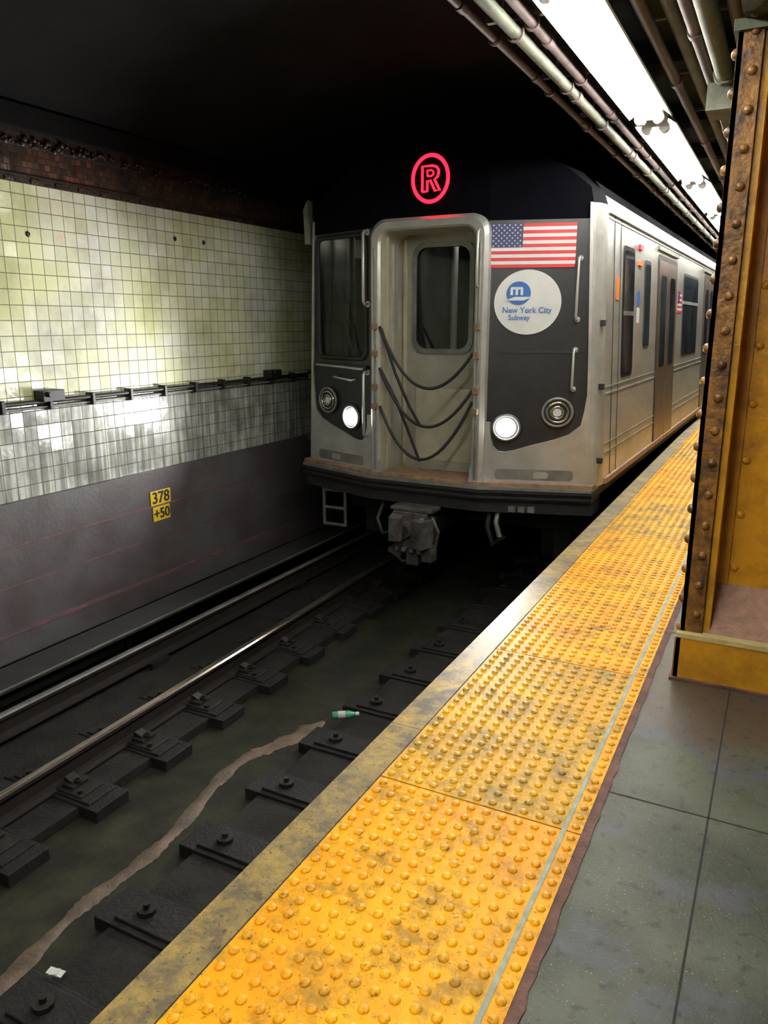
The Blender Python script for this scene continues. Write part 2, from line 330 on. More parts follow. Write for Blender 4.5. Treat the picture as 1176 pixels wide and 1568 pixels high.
# ------------------------------------------------------------------ platform
b=MB()
b.box(-.385,4.2,-3,YF,-.30,0,'conc')
b.box(-1.10,-.385,-3,YF,-.30,-.012,'conc')
b.box(-1.0,-.8,-3,YF,-1.3,-.30,'bed')
for x in (-.066,1.4,2.9): b.box(x-.003,x+.003,-3,YF,-.01,.0012,'seam')
y=2.41-4.68
while y<YF:
    b.box(-.385,4.2,y-.003,y+.003,-.01,.0012,'seam'); y+=1.56
b.obj('floor')
e=empty('tactile_warning_strip')
b=MB()
b.box(-1.245,-1.115,-3,YF,-.16,.006,'edge')
y=-2.4
while y<YF: b.box(-1.246,-1.114,y,y+.004,-.161,.0065,'seam'); y+=2.44
b.obj('edge_board',e,bevel=.006)
b=MB()
y=-2.75;pi=0
while y<YF:
    k='yellow' if (pi%3!=1) else 'yellow_b'
    b.box(-1.110,-.470,y+.003,y+1.217,-.012,.006,k)
    b.box(-.455,-.410,y+.003,y+1.217,-.012,.006,'yellow')
    if y<18:
        ny=22
        for j in range(ny):
            yy=y+.03+j*(1.16/(ny-1))
            if yy>16 or yy<.6: continue
            far=yy>7
            for i in range(12):
                x=-1.083+i*.0535
                b.dome((x,yy,.0055),.0150,.006,k,n=6 if far else 12,rings=2 if far else 3,flat=.35)
            b.dome((-.4325,yy,.0055),.0140,.006,'yellow',n=6 if far else 12,rings=2 if far else 3,flat=.35)
    y+=1.22;pi+=1
b.obj('tactile_panels',e)
b=MB()
b.box(-.470,-.455,-3,YF,-.012,.0075,'joint')
b.box(-1.115,-1.110,-3,YF,-.012,.004,'seam')
v=[];f=[];y=-3;i=0
while y<YF:
    v+=[(-.410,y,.004),(-.380+random.uniform(-.005,.005),y,.0035)]; 
    if i: f.append((2*i-2,2*i-1,2*i+1,2*i))
    y+=.05 if y<8 else .5; i+=1
b.add(v,f,'rust'); b.box(-.410,-.388,-3,YF,-.012,.0034,'rust')
b.obj('joint_and_border',e)

# ------------------------------------------------------------------ track bed
ZT=-1.215
b=MB()
b.box(-5.0,-3.34,-3,YF,-1.45,-1.15,'bed')
b.box(-2.50,-1.0,-3,YF,-1.45,-1.16,'bed')
b.box(-3.34,-2.50,-3,YF,-1.45,ZT,'wet')
path=[(-2.60,.9),(-2.62,1.3),(-2.64,1.61),(-2.70,2.08),(-2.68,2.45),(-2.70,2.78),(-2.79,3.2),(-2.80,3.49),(-2.70,3.75),(-2.64,3.95),(-2.60,4.12)]
path=[(x*1.024,y*1.024) for x,y in path]
def cr(p,t):
    i=min(int(t),len(p)-2); u=t-i; P=[p[max(i-1,0)],p[i],p[i+1],p[min(i+2,len(p)-1)]]
    return [0.5*((2*P[1][k])+(-P[0][k]+P[2][k])*u+(2*P[0][k]-5*P[1][k]+4*P[2][k]-P[3][k])*u*u+(-P[0][k]+3*P[1][k]-3*P[2][k]+P[3][k])*u**3) for k in (0,1)]
v=[];f=[];N=170
for i in range(N+1):
    x,y=cr(path,i*(len(path)-1)/N); w=.042+.009*math.sin(i*.37)+random.uniform(-.006,.006)
    if i>N-14: w*= (N-i+2)/16+.25
    if i>N-45: w*=1.5
    v+=[(x-w,y,ZT+.0015),(x-w*.4,y,ZT+.012),(x+w*.4,y,ZT+.012),(x+w,y,ZT+.0015)]
for i in range(N):
    for j in range(3): a=i*4+j; f.append((a,a+1,a+5,a+4))
b.add(v,f,'silt',True)
b.obj('trackbed_ground')
def rail(b,xa,xb,ya,yb,zt,kt='railtop'):
    P=[(-.07,-.155),(-.07,-.145),(-.012,-.125),(-.012,-.04),(-.035,-.03),(-.035,-.006),(-.020,0),(.020,0),(.035,-.008),(.035,-.03),(.012,-.04),(.012,-.125),(.07,-.145),(.07,-.155)]
    v=[(xa+x,ya,zt+z) for x,z in P]+[(xb+x,yb,zt+z) for x,z in P]; n=len(P)
    for i in range(n):
        j=(i+1)%n; k=kt if i in (6,7) else 'railside'
        b.add([v[i],v[j],v[n+j],v[n+i]],[(0,1,2,3)],k)
e=empty('railway_track')
b=MB()
rail(b,-3.56,-3.70,-.5,6.9,-.985); rail(b,-3.70,-3.76,6.9,YF,-.985)
rail(b,-1.98,-2.0,-.5,YF,-.985)
b.obj('running_rails',e)
b=MB()
y=.95
ys=[]
while y<20: ys.append(y); y+=.575
for y in ys:
    y+=.10
    xr=-3.56-.14*min((y+.5)/7.4,1)-.06*max(0,(y-6.9)/27)
    b.box(xr-.36,xr+.42,y-.125,y+.125,-1.35,-1.142,'tie')
    b.box(xr-.30,xr+.34,y-.10,y+.10,-1.15,-1.130,'tie'); b.box(xr-.24,xr+.26,y-.085,y+.085,-1.135,-1.120,'clip')
    for s in (-1,1):
        b.cbox((xr+s*.12,y,-1.112),(.09,.12,.03),'clip'); b.cbox((xr+s*.10,y,-1.095),(.08,.07,.03),'clip',Matrix.Rotation(s*.35,3,'Y'))
        b.tube([(xr+s*.15,y,-1.12),(xr+s*.15,y,-1.065)],.014,'clip',8); b.tube([(xr+s*.15,y,-1.095),(xr+s*.15,y,-1.078)],.026,'clip',6)
        b.tube([(xr+s*.22,y-.05,-1.125),(xr+s*.22,y-.05,-1.10)],.02,'clip',6)
    b.box(-2.60,-1.7,y-.12,y+.12,-1.35,-1.142,'tie'); b.box(-2.50,-1.8,y-.09,y+.09,-1.145,-1.125,'tie')
    b.tube([(-2.38,y,-1.13),(-2.38,y,-1.10)],.045,'clip',10); b.tube([(-2.38,y,-1.11),(-2.38,y,-1.075)],.018,'clip',6)
b.obj('ties_and_clips',e,bevel=.006)
b=MB()
rail(b,-4.34,-4.40,-.5,YF,-.95,'steeldull')
b.box(-4.62,-4.30,-.5,YF,-.80,-.77,'board'); b.box(-4.64,-4.60,-.5,YF,-1.05,-.77,'board')
b.box(-4.303,-4.295,-.5,YF,-.780,-.768,'steeldull')
b.box(-4.80,-4.74,-.5,YF,-1.15,-1.02,'board'); b.tube([(-4.85,-.5,-1.08),(-4.85,YF,-1.08)],.03,'board')
y=0
while y<20:
    b.box(-4.66,-4.25,y,y+.2,-1.17,-1.10,'tie'); b.box(-4.66,-4.58,y+.07,y+.12,-1.12,-.8,'board'); b.tube([(-4.36,y+.1,-1.17),(-4.36,y+.1,-1.09)],.06,'clip'); y+=2.1
b.obj('third_rail')
e=empty('plastic_bottle',(-2.47,4.20,-1.098)); e.rotation_euler=(0,0,math.radians(35))
b=MB(); b.tube([(-.09,0,0),(-.085,0,0),(.03,0,0),(.055,0,0),(.075,0,0)],[.02,.026,.026,.018,.011],'bottle'); b.tube([(.075,0,0),(.098,0,0)],.014,'paper'); b.tube([(-.05,0,0),(0,0,0)],.0268,'paper'); b.obj('bottle_body',e)
b=MB(); b.cbox((-2.47,1.76,-1.118),(.075,.035,.004),'paper',Matrix.Rotation(.2,3,'Z')@Matrix.Rotation(.06,3,'Y')); b.cbox((-2.475,1.757,-1.116),(.04,.032,.004),'paper',Matrix.Rotation(.35,3,'Z')@Matrix.Rotation(-.15,3,'Y')); b.obj('paper_scrap')

# ------------------------------------------------------------------ train
T=empty('subway_train',(-2.89,6.45,0)); T.rotation_euler=(0,0,math.radians(-1.1))
SL=.33
def yf(x): return 0. if abs(x)<=.56 else (abs(x)-.56)*SL
def fp(x,z,off=0.): return (x,yf(x)-off,z)
def wz(z): return 1.53-(z-.15)*.045
def fpoly(b,pts,off,th,k):
    fr=[fp(x,z,off) for x,z in pts]; bk=[fp(x,z,off-th) for x,z in pts]
    b.prism(fr,bk,k)
LEN=18.3
roofp=[(0,3.06),(.45,3.03),(.85,2.94),(1.12,2.82),(1.30,2.70),(1.39,2.58)]
b=MB()
prof=[(-wz(.15),.15),(-wz(2.5),2.5)]+[(-x,z) for x,z in reversed(roofp)]+[(x,z) for x,z in roofp[1:]]+[(wz(2.5),2.5),(wz(.15),.15)]
n=len(prof)
for (ya,yb) in ((.46,LEN),(LEN+.6,LEN*2)):
    for i in range(n-1):
        (x0,z0),(x1,z1)=prof[i],prof[i+1]
        k='steelside' if i in (0,n-2) else ('steel' if i in (1,n-3) else 'roof')
        b.add([(x0,ya,z0),(x1,ya,z1),(x1,yb,z1),(x0,yb,z0)],[(0,1,2,3)],k, False)
    b.add([(x,yb,z) for x,z in prof],[tuple(range(n))],'blackpanel')
    b.add([(x,ya+.02,z) for x,z in prof],[tuple(range(n))],'blackpanel') if ya>1 else None
    b.box(-1.5,1.5,ya,yb,.05,.15,'under')
b.obj('body_shell',T)
FXI=.07
def front_x(z): return wz(z)-FXI
b=MB()
pts=[(.56,.17),(front_x(.17),.17),(front_x(2.5),2.5),(1.33,2.62),(1.16,2.76),(.85,2.91),(.56,3.0)]
fpoly(b,pts,0,.04,'blackpanel')
# left side built around a real window opening
WX0,WX1,WZ0,WZ1=-1.30,-.64,1.22,2.34
fpoly(b,[(-.56,.17),(-front_x(.17),.17),(-front_x(WZ0),WZ0),(-.56,WZ0)],0,.04,'blackpanel')
fpoly(b,[(-.56,WZ1),(-front_x(WZ1),WZ1),(-front_x(2.5),2.5),(-1.33,2.62),(-1.16,2.76),(-.85,2.91),(-.56,3.0)],0,.04,'blackpanel')
fpoly(b,[(-front_x(WZ0),WZ0),(WX0,WZ0),(WX0,WZ1),(-front_x(WZ1),WZ1)],0,.04,'blackpanel')
fpoly(b,[(WX1,WZ0),(-.56,WZ0),(-.56,WZ1),(WX1,WZ1)],0,.04,'blackpanel')
pts=[(-.56,2.40),(.56,2.40),(.56,3.0),(.3,3.05),(0,3.06),(-.3,3.05),(-.56,3.0)]
fpoly(b,pts,0,.04,'bonnet')
for s in (-1,1):
    pts=[(.56,2.38),(front_x(2.38),2.38),(front_x(2.5),2.5),(1.33,2.62),(1.16,2.76),(.85,2.91),(.56,3.0)]
    fpoly(b,[(s*x,z) for x,z in pts],.004,.003,'bonnet')
ring_f=[fp(x,z) for x,z in [(-front_x(2.5),2.5),(-1.33,2.62),(-1.16,2.76),(-.85,2.91),(-.56,3.0),(0,3.06),(.56,3.0),(.85,2.91),(1.16,2.76),(1.33,2.62),(front_x(2.5),2.5)]]
ring_b=[(x,.47,z) for x,z in [(-wz(2.5),2.5),(-1.385,2.60),(-1.2,2.77),(-.87,2.93),(-.56,3.01),(0,3.06),(.56,3.01),(.87,2.93),(1.2,2.77),(1.385,2.60),(wz(2.5),2.5)]]
m=len(ring_f)
b.add(ring_f+ring_b,[(i,i+1,m+i+1,m+i) for i in range(m-1)],'bonnet',True)
b.obj('front_mask_black',T)
b=MB()
for s in (-1,1):
    st=6; v=[]
    for i in range(st+1):
        u=i/st*math.pi/2
        for z in (.15,2.5):
            xf=front_x(z); yfv=yf(xf)
            x=xf+(wz(z)-xf)*math.sin(u); y=.47-(.47-yfv)*math.cos(u)
            v.append((s*x,y,z))
    b.add(v,[(2*i,2*i+1,2*i+3,2*i+2) for i in range(st)],'steel',True)
    sk=[(.56,.17),(front_x(.17),.17),(front_x(2.5),2.5),(front_x(2.5)-.02,2.5),(front_x(1.2)-.022,1.2),(front_x(.95)-.026,.95),(front_x(.8)-.05,.80),(1.36,.69),(1.27,.61),(1.14,.555),(.95,.50),(.82,.455),(.75,.44),(.69,.445),(.65,.49),(.625,.58),(.62,.70),(.56,.70)]
    fpoly(b,[(s*x,z) for x,z in sk],.022,.022,'steel')
    fpoly(b,[(s*x,z) for x,z in rrect(.68,1.32,.20,.29,.03)],.026,.004,'steeldull')
    fpoly(b,[(s*x,z) for x,z in rrect(1.0,1.12,.215,.27,.02)],.032,.01,'steel')
b.obj('front_skirt',T,bevel=.008)
b=MB()
def arch(hw,zt,r,zb,n=8):
    p=[(hw,zb)]
    for i in range(n+1):
        a=math.radians(90*i/n); p.append((hw-r+r*math.cos(a),zt-r+r*math.sin(a)))
    for i in range(n+1):
        a=math.radians(90+90*i/n); p.append((-hw+r+r*math.cos(a),zt-r+r*math.sin(a)))
    p.append((-hw,zb)); return p
CX=.02
def arcband(o,i,yo,yi,k,y_back_o,y_back_i):
    n=len(o)
    for t in range(n-1):
        b.add([(o[t][0]+CX,yo,o[t][1]),(o[t+1][0]+CX,yo,o[t+1][1]),(i[t+1][0]+CX,yi,i[t+1][1]),(i[t][0]+CX,yi,i[t][1])],[(0,1,2,3)],k,True)
    for t in range(n-1):
        b.add([(o[t][0]+CX,yo,o[t][1]),(o[t+1][0]+CX,yo,o[t+1][1]),(o[t+1][0]+CX,y_back_o,o[t+1][1]),(o[t][0]+CX,y_back_o,o[t][1])],[(0,1,2,3)],k,True)
        b.add([(i[t][0]+CX,yi,i[t][1]),(i[t+1][0]+CX,yi,i[t+1][1]),(i[t+1][0]+CX,y_back_i,i[t+1][1]),(i[t][0]+CX,y_back_i,i[t][1])],[(0,1,2,3)],'jamb',False)
o1=arch(.565,2.44,.16,.12); o2=arch(.535,2.41,.15,.12); o3=arch(.475,2.355,.12,.12); o4=arch(.455,2.34,.11,.12)
arcband(o1,o2,-.06,-.09,'steel',.1,-.09); arcband(o2,o3,-.09,-.09,'steel',-.05,-.09); arcband(o3,o4,-.09,-.07,'steel',-.05,.36)
for s in (-1,1):
    b.prism([(CX+s*.575,-.07,.10),(CX+s*.44,-.10,.10),(CX+s*.46,-.095,.30),(CX+s*.56,-.065,.30)],[(CX+s*.575,.05,.10),(CX+s*.44,.05,.10),(CX+s*.46,.05,.30),(CX+s*.56,.05,.30)],'steel')
    b.tube([(CX+s*.505,-.092,.2),(CX+s*.505,-.092,2.2)],.012,'steeldull',8)
b.obj('door_surround',T)
b=MB()
wx0,wx1,wz0,wz1=CX-.31,CX+.25,1.30,2.24
b.box(CX-.46,wx0,.36,.40,.12,2.36,'door'); b.box(wx1,CX+.46,.36,.40,.12,2.36,'door')
b.box(wx0,wx1,.36,.40,.12,wz0,'door'); b.box(wx0,wx1,.36,.40,wz1,2.36,'door')
ro=rrect(wx0-.03,wx1+.03,wz0-.03,wz1+.03,.12); ri=rrect(wx0+.015,wx1-.015,wz0+.015,wz1-.015,.10); n=len(ro)
for i in range(n):
    j=(i+1)%n
    b.add([(ro[i][0],.34,ro[i][1]),(ro[j][0],.34,ro[j][1]),(ri[j][0],.34,ri[j][1]),(ri[i][0],.34,ri[i][1])],[(0,1,2,3)],'steeldull')
    b.add([(ri[i][0],.34,ri[i][1]),(ri[j][0],.34,ri[j][1]),(ri[j][0],.40,ri[j][1]),(ri[i][0],.40,ri[i][1])],[(0,1,2,3)],'rubber')
    b.add([(ro[i][0],.34,ro[i][1]),(ro[j][0],.34,ro[j][1]),(ro[j][0],.36,ro[j][1]),(ro[i][0],.36,ro[i][1])],[(0,1,2,3)],'steeldull')
b.add([(wx0,.37,wz0),(wx1,.37,wz0),(wx1,.37,wz1),(wx0,.37,wz1)],[(0,1,2,3)],'pane')
b.box(CX-.43,CX-.40,.33,.36,.2,2.3,'jamb'); b.box(CX+.40,CX+.44,.33,.36,.2,2.3,'steeldull')
b.box(CX-.455,CX-.425,.02,.06,.2,2.3,'jamb'); b.box(CX-.455,CX-.435,.15,.24,.2,2.25,'steel')
b.box(CX-.45,CX+.45,-.07,.36,.12,.16,'tan')
b.box(CX+.30,CX+.34,.335,.36,1.05,1.25,'steeldull'); b.tube([(CX+.32,.33,1.15),(CX+.26,.32,1.15)],.012,'steel')
b.box(CX-.30,CX+.30,.352,.36,.25,.95,'jamb')
b.obj('end_door',T,bevel=.004)
b=MB()
b.box(-1.38,1.38,2.6,2.64,.15,2.46,'interior'); b.box(-.49,-.46,.10,2.6,.15,2.4,'interior'); b.box(.50,.53,.42,2.6,.15,2.4,'interior'); b.box(-1.38,.53,.48,2.6,2.42,2.45,'interior')
b.box(-1.36,-.55,.40,.85,.15,1.12,'interior'); b.box(-1.0,-.7,.45,.60,1.12,1.30,'rubber')
b.cbox((-.95,1.5,1.5),(.46,.12,.75),'rubber'); b.cbox((-.95,1.3,1.05),(.46,.45,.12),'rubber')
b.box(-1.2,-1.02,2.58,2.60,1.45,1.60,'greenglow')  # glowing patch imitates the greenish window reflection
b.tube([(-1.30,.9,.15),(-1.30,.9,2.42)],.03,'steeldull',10)
b.tube([(-.22,1.1,.15),(-.22,1.1,2.4)],.035,'white',12); b.box(-.35,-.1,2.57,2.60,1.25,2.1,'rubber')
b.box(-.1,.15,1.0,1.2,2.40,2.42,'cabfill'); b.box(-1.05,-.80,1.3,1.5,2.40,2.42,'cabfill')  # added glowing boxes that faintly light the vestibule and cab
b.obj('cab_interior',T)
b=MB()
def cat(p0,p1,sag,r=.011,n=18,fwd=.05):
    pts=[]
    for i in range(n+1):
        t=i/n; q=Vector(p0).lerp(Vector(p1),t); q.z-=sag*4*t*(1-t); q.y-=fwd*4*t*(1-t); pts.append(q)
    b.tube(pts,r,'rubber',8)
cat((CX-.46,-.08,1.52),(CX+.46,-.08,1.30),.42,.014)
cat((CX-.46,-.08,1.15),(CX+.46,-.08,.98),.42,.014)
cat((CX-.46,-.08,.80),(CX+.46,-.08,.88),.50,.014)
b.tube([(CX-.46,-.05,1.50),(CX-.34,.0,1.10),(CX-.22,.05,.80),(CX-.12,.08,.62)],.014,'rubber',8)
b.tube([(CX-.46,-.05,1.12),(CX-.33,.0,.85),(CX-.22,.05,.55),(CX-.12,.08,.28)],.014,'rubber',8)
for s in (-1,1):
    for z in (1.52,1.28,.98,.80):
        b.cbox((CX+s*.50,-.11,z),(.05,.04,.05),'tan')
b.obj('gap_safety_cables',T)
b=MB()
def grab(x,z0,z1,off=.09,r=.014,k='steel'):
    p=Vector(fp(x,z0)); q=Vector(fp(x,z1)); o=Vector((0,-off,0))
    b.tube([p,p+o*.8,p+o+Vector((0,0,.02)),q+o-Vector((0,0,.02)),q+o*.8,q],r,k,10)
    for c in (p,q): b.tube([c,c-Vector((0,.012,0))],r*2,k,12)
grab(-.62,.50,1.10); grab(-.615,1.72,2.35)
grab(1.28,1.58,2.07,.06,.012); grab(1.28,1.0,1.33,.06,.012)
grab(.51,1.85,2.3,.13,.012)
p=Vector(fp(-.66,1.13)); q=Vector(fp(-1.30,1.15)); o=Vector((0,-.07,0))
b.tube([p,p+o,q+o,q],.012,'steel',10)
p=Vector(fp(-.80,1.02)); q=Vector(fp(-1.05,1.04)); b.tube([p,p+o,q+o,q],.010,'steel',10)
b.prism([(-1.40,.24,2.30),(-1.45,.24,2.30),(-1.45,.22,2.62),(-1.385,.20,2.70)],[(-1.40,.33,2.30),(-1.45,.33,2.30),(-1.45,.31,2.62),(-1.385,.29,2.70)],'steeldull')
for z in (1.55,1.02,.38):
    for s in (-1,1): b.cbox((s*(wz(z)-.01),.36,z),(.06,.05,.05),'blackmetal')
b.obj('grab_rails',T)
b=MB()
pr=rrect(WX0,WX1,WZ0,WZ1,.07); pr.append(pr[0])
b.tube([fp(x,z,.004) for x,z in pr],.022,'rubber',8,caps=False)
fr=[fp(WX0,WZ0,-.02),fp(WX1,WZ0,-.02),fp(WX1,WZ1,-.02),fp(WX0,WZ1,-.02)]
b.add(fr,[(0,1,2,3)],'pane')
b.tube([fp(-.8,1.25,.03),fp(-.9,1.55,.035),fp(-1.05,1.9,.035)],.008,'rubber',6)
fpoly(b,rrect(.62,1.34,1.30,1.32,.005),.006,.006,'rubber')
fpoly(b,[(-.62,1.10),(-1.36,1.12),(-1.36,1.17),(-.62,1.16)],.04,.04,'blackmetal')
b.obj('front_windows',T)
def disc(b,x,z,r,off,k,n=28,th=.006):
    pts=[(x+r*math.cos(2*math.pi*i/n),z+r*math.sin(2*math.pi*i/n)) for i in range(n)]
    fpoly(b,pts,off,th,k)
def torus(b,x,z,r,rr,off,k,n=28):
    pts=[fp(x+r*math.cos(2*math.pi*i/n),z+r*math.sin(2*math.pi*i/n),off) for i in range(n+1)]
    b.tube(pts,rr,k,8,caps=False)
b=MB()
for s in (-1,1):
    xa=.76 if s>0 else -.84; xb=1.17 if s>0 else -1.17
    disc(b,xa,.66,.125,.03,'rubber',th=.03); torus(b,xa,.66,.11,.012,.032,'steeldull')
    disc(b,xa,.66,.080,.045,'lamp')
    disc(b,xb,.80,.135,.03,'rubber',th=.03); torus(b,xb,.80,.12,.013,.032,'steeldull')
    torus(b,xb,.80,.085,.012,.034,'chrome'); torus(b,xb,.80,.05,.01,.038,'chrome'); disc(b,xb,.80,.035,.04,'white')
b.obj('headlights',T)
for s,x in ((-1,-.84),(1,.76)):
    l=bpy.data.lights.new('headlight_beam','SPOT'); l.energy=340; l.spot_size=math.radians(110); l.spot_blend=.9; l.shadow_soft_size=.08; l.color=(1,.98,.95)
    o=bpy.data.objects.new('headlight_beam',l); COL.objects.link(o); o.parent=T; o.location=(x,yf(x)-.09,.66)
    o.rotation_euler=(Vector((-.20,-1,.16))).to_track_quat('-Z','Y').to_euler()
# route sign
b=MB()
b.tube([(.02+.165*math.cos(2*math.pi*i/40),-.02,2.745+.185*math.sin(2*math.pi*i/40)) for i in range(41)],.016,'redled',8,caps=False)
RO=[(-.075,2.645),(-.075,2.845),(.02,2.845),(.055,2.835),(.075,2.81),(.078,2.785),(.068,2.755),(.04,2.735),(.09,2.645),(.045,2.645),(.0,2.73),(-.028,2.73),(-.028,2.645),(-.075,2.645)]
b.tube([(x+.02,-.02,z) for x,z in RO],.011,'redled',6)
RI=[(-.028,2.765),(-.028,2.81),(.01,2.81),(.028,2.80),(.028,2.775),(.01,2.765),(-.028,2.765)]
b.tube([(x+.02,-.02,z) for x,z in RI],.008,'redled',6)
b.box(-.26,.30,-.012,0,2.50,2.99,'bonnet')
b.obj('route_sign',T)
# flag
b=MB()
FX0,FX1,FZ0,FZ1=.58,1.24,2.0,2.35
def frect(x0,x1,z0,z1,off,k): fpoly(b,[(x0,z0),(x1,z0),(x1,z1),(x0,z1)],off,.001,k)
h=(FZ1-FZ0)/13
for i in range(13): frect(FX0,FX1,FZ1-(i+1)*h,FZ1-i*h,.012,'red' if i%2==0 else 'white')
cx1=FX0+.25; cz0=FZ1-7*h
frect(FX0,cx1,cz0,FZ1,.014,'blue')
for r in range(9):
    nn=6 if r%2==0 else 5
    for c in range(nn):
        x=FX0+.02+(c+(0 if nn==6 else .5))*.042; z=FZ1-.012-r*.0205
        pts=[(x+(.008 if t%2==0 else .0035)*math.sin(math.pi*t/5),z+(.008 if t%2==0 else .0035)*math.cos(math.pi*t/5)) for t in range(10)]
        fpoly(b,pts,.0155,.001,'white')
b.obj('flag_decal',T)
b=MB()
ex,ez=.885,1.72
disc(b,ex,ez,.265,.012,'white',48,.004); disc(b,ex-.07,ez+.075,.095,.018,'mblue',36,.003)
fpoly(b,[(ex-.18,ez+.015),(ex-.03,ez+.015),(ex+.04,ez+.045),(ex-.10,ez+.045)],.0195,.002,'white')
for xx in (-.135,-.095,-.055): fpoly(b,[(ex+xx,ez+.06),(ex+xx+.02,ez+.06),(ex+xx+.02,ez+.115),(ex+xx,ez+.115)],.0195,.002,'white')
fpoly(b,[(ex-.135,ez+.105),(ex-.035,ez+.105),(ex-.04,ez+.125),(ex-.13,ez+.125)],.0195,.002,'white')
b.obj('emblem_decal',T)
ra=(math.pi/2,0,math.atan(SL))
def etxt(s,sz,x,z,k,nm,off=.021,of=.0,sx=1): text(s,sz,fp(x,z,off),ra,k,nm,T,ext=.0006,offset=of,sx=sx)
etxt('New York City',.066,ex+.0,ez-.065,'mblue','emblem_line',.0185,.0005)
etxt('Subway',.060,ex-.06,ez-.125,'mblue','emblem_line_b',.0185,.0005)
# sill / anticlimber
b=MB()
def strip(off,z0,z1,k,back=.2):
    xs=[-1.50,-.56,.56,1.50]
    v=[]
    for x in xs:
        y=yf(x)-off; v+=[(x,y,z0),(x,y,z1),(x,y+back,z1),(x,y+back,z0)]
    f=[]
    for i in range(3):
        for j in range(4): f.append((i*4+j,i*4+(j+1)%4,(i+1)*4+(j+1)%4,(i+1)*4+j))
    f+=[(0,1,2,3),(15,14,13,12)]
    b.add(v,f,k)
strip(.10,.145,.175,'tan',back=.28)
strip(.13,.115,.143,'steeldull',back=.28)
for i in range(4): strip(.125 if i%2==0 else .095,.11-.025*i-.022,.11-.025*i,'under',back=.3)
strip(.06,-.10,.0,'under',back=.3)
for x in (.85,.93,1.01): b.cbox((x,yf(x)-.07,-.06),(.06,.06,.05),'steeldull')
b.obj('anticlimber',T)
b=MB()
b.box(-1.35,1.35,.9,LEN,-.45,.06,'under')
b.box(-1.25,1.25,.5,.9,-.12,.06,'under')
for x in (-.75,.85):
    for y in (1.6,3.7,14.5,16.6):
        b.tube([(x-.07,y,-.56),(x+.07,y,-.56)],.42,'under',28)
for s in (-1,1):
    b.box(s*1.08-.08,s*1.08+.08,.9,4.4,-.72,-.42,'under')
    for y in (1.6,3.7): b.box(s*1.12-.12,s*1.12+.12,y-.2,y+.2,-.80,-.35,'under')
for x in (-1.32,-1.06): b.tube([(x,.30,.10),(x,.30,-.52)],.02,'steeldull',8)
for z in (-.15,-.34,-.52): b.tube([(-1.32,.30,z),(-1.06,.30,z)],.02,'steeldull',8)
b.tube([(.62,.1,-.05),(.62,.02,-.25),(.66,.05,-.42),(.72,.2,-.38)],.025,'under',8)
b.tube([(.70,.1,-.05),(.71,.0,-.2),(.74,.02,-.33)],.025,'steeldull',8)
b.tube([(-.45,.1,-.05),(-.5,-.02,-.3),(-.40,-.1,-.42),(-.2,-.1,-.35)],.022,'rubber',8)
b.obj('undercarriage',T,bevel=.008)
b=MB()
b.box(-.13,.13,-.1,.9,-.38,-.16,'under')
b.cbox((0,-.22,-.27),(.34,.22,.30),'cast'); b.cbox((-.10,-.38,-.25),(.12,.22,.22),'cast',Matrix.Rotation(.3,3,'Z')); b.cbox((.13,-.34,-.30),(.14,.16,.26),'cast',Matrix.Rotation(-.35,3,'Z'))
b.tube([(-.02,-.33,-.27),(-.02,-.40,-.27)],.075,'cast',16); b.tube([(-.02,-.40,-.27),(-.02,-.41,-.27)],.045,'under',16)
b.cbox((0,-.24,-.46),(.30,.16,.10),'cast'); 
for x in (-.11,-.04,.04,.11): b.tube([(x,-.33,-.46),(x,-.37,-.46)],.022,'steeldull',10)
b.tube([(-.17,-.2,-.42),(-.2,-.28,-.52),(-.08,-.3,-.60),(.05,-.28,-.56)],.018,'rubber',8)
b.cbox((0,-.2,-.10),(.42,.2,.035),'cast'); b.cbox((.02,-.26,-.56),(.12,.1,.12),'cast')
b.cbox((-.16,-.26,-.52),(.14,.12,.05),'cast',Matrix.Rotation(.4,3,'Y')); b.cbox((.17,-.26,-.50),(.10,.12,.14),'cast')
b.tube([(.15,-.2,-.15),(.24,-.22,-.3),(.2,-.2,-.45)],.02,'cast',8)
for x,z in ((-.13,-.17),(.13,-.17),(-.13,-.37),(.13,-.37)): b.tube([(x,-.33,z),(x,-.36,z)],.02,'steeldull',8)
b.obj('coupler',T,bevel=.012)
b=MB()
def spoly(pts,off,th,k,s=1):
    fr=[(s*(wz(z)+off),y,z) for y,z in pts]; bk=[(s*(wz(z)+off-th),y,z) for y,z in pts]; b.prism(fr,bk,k)
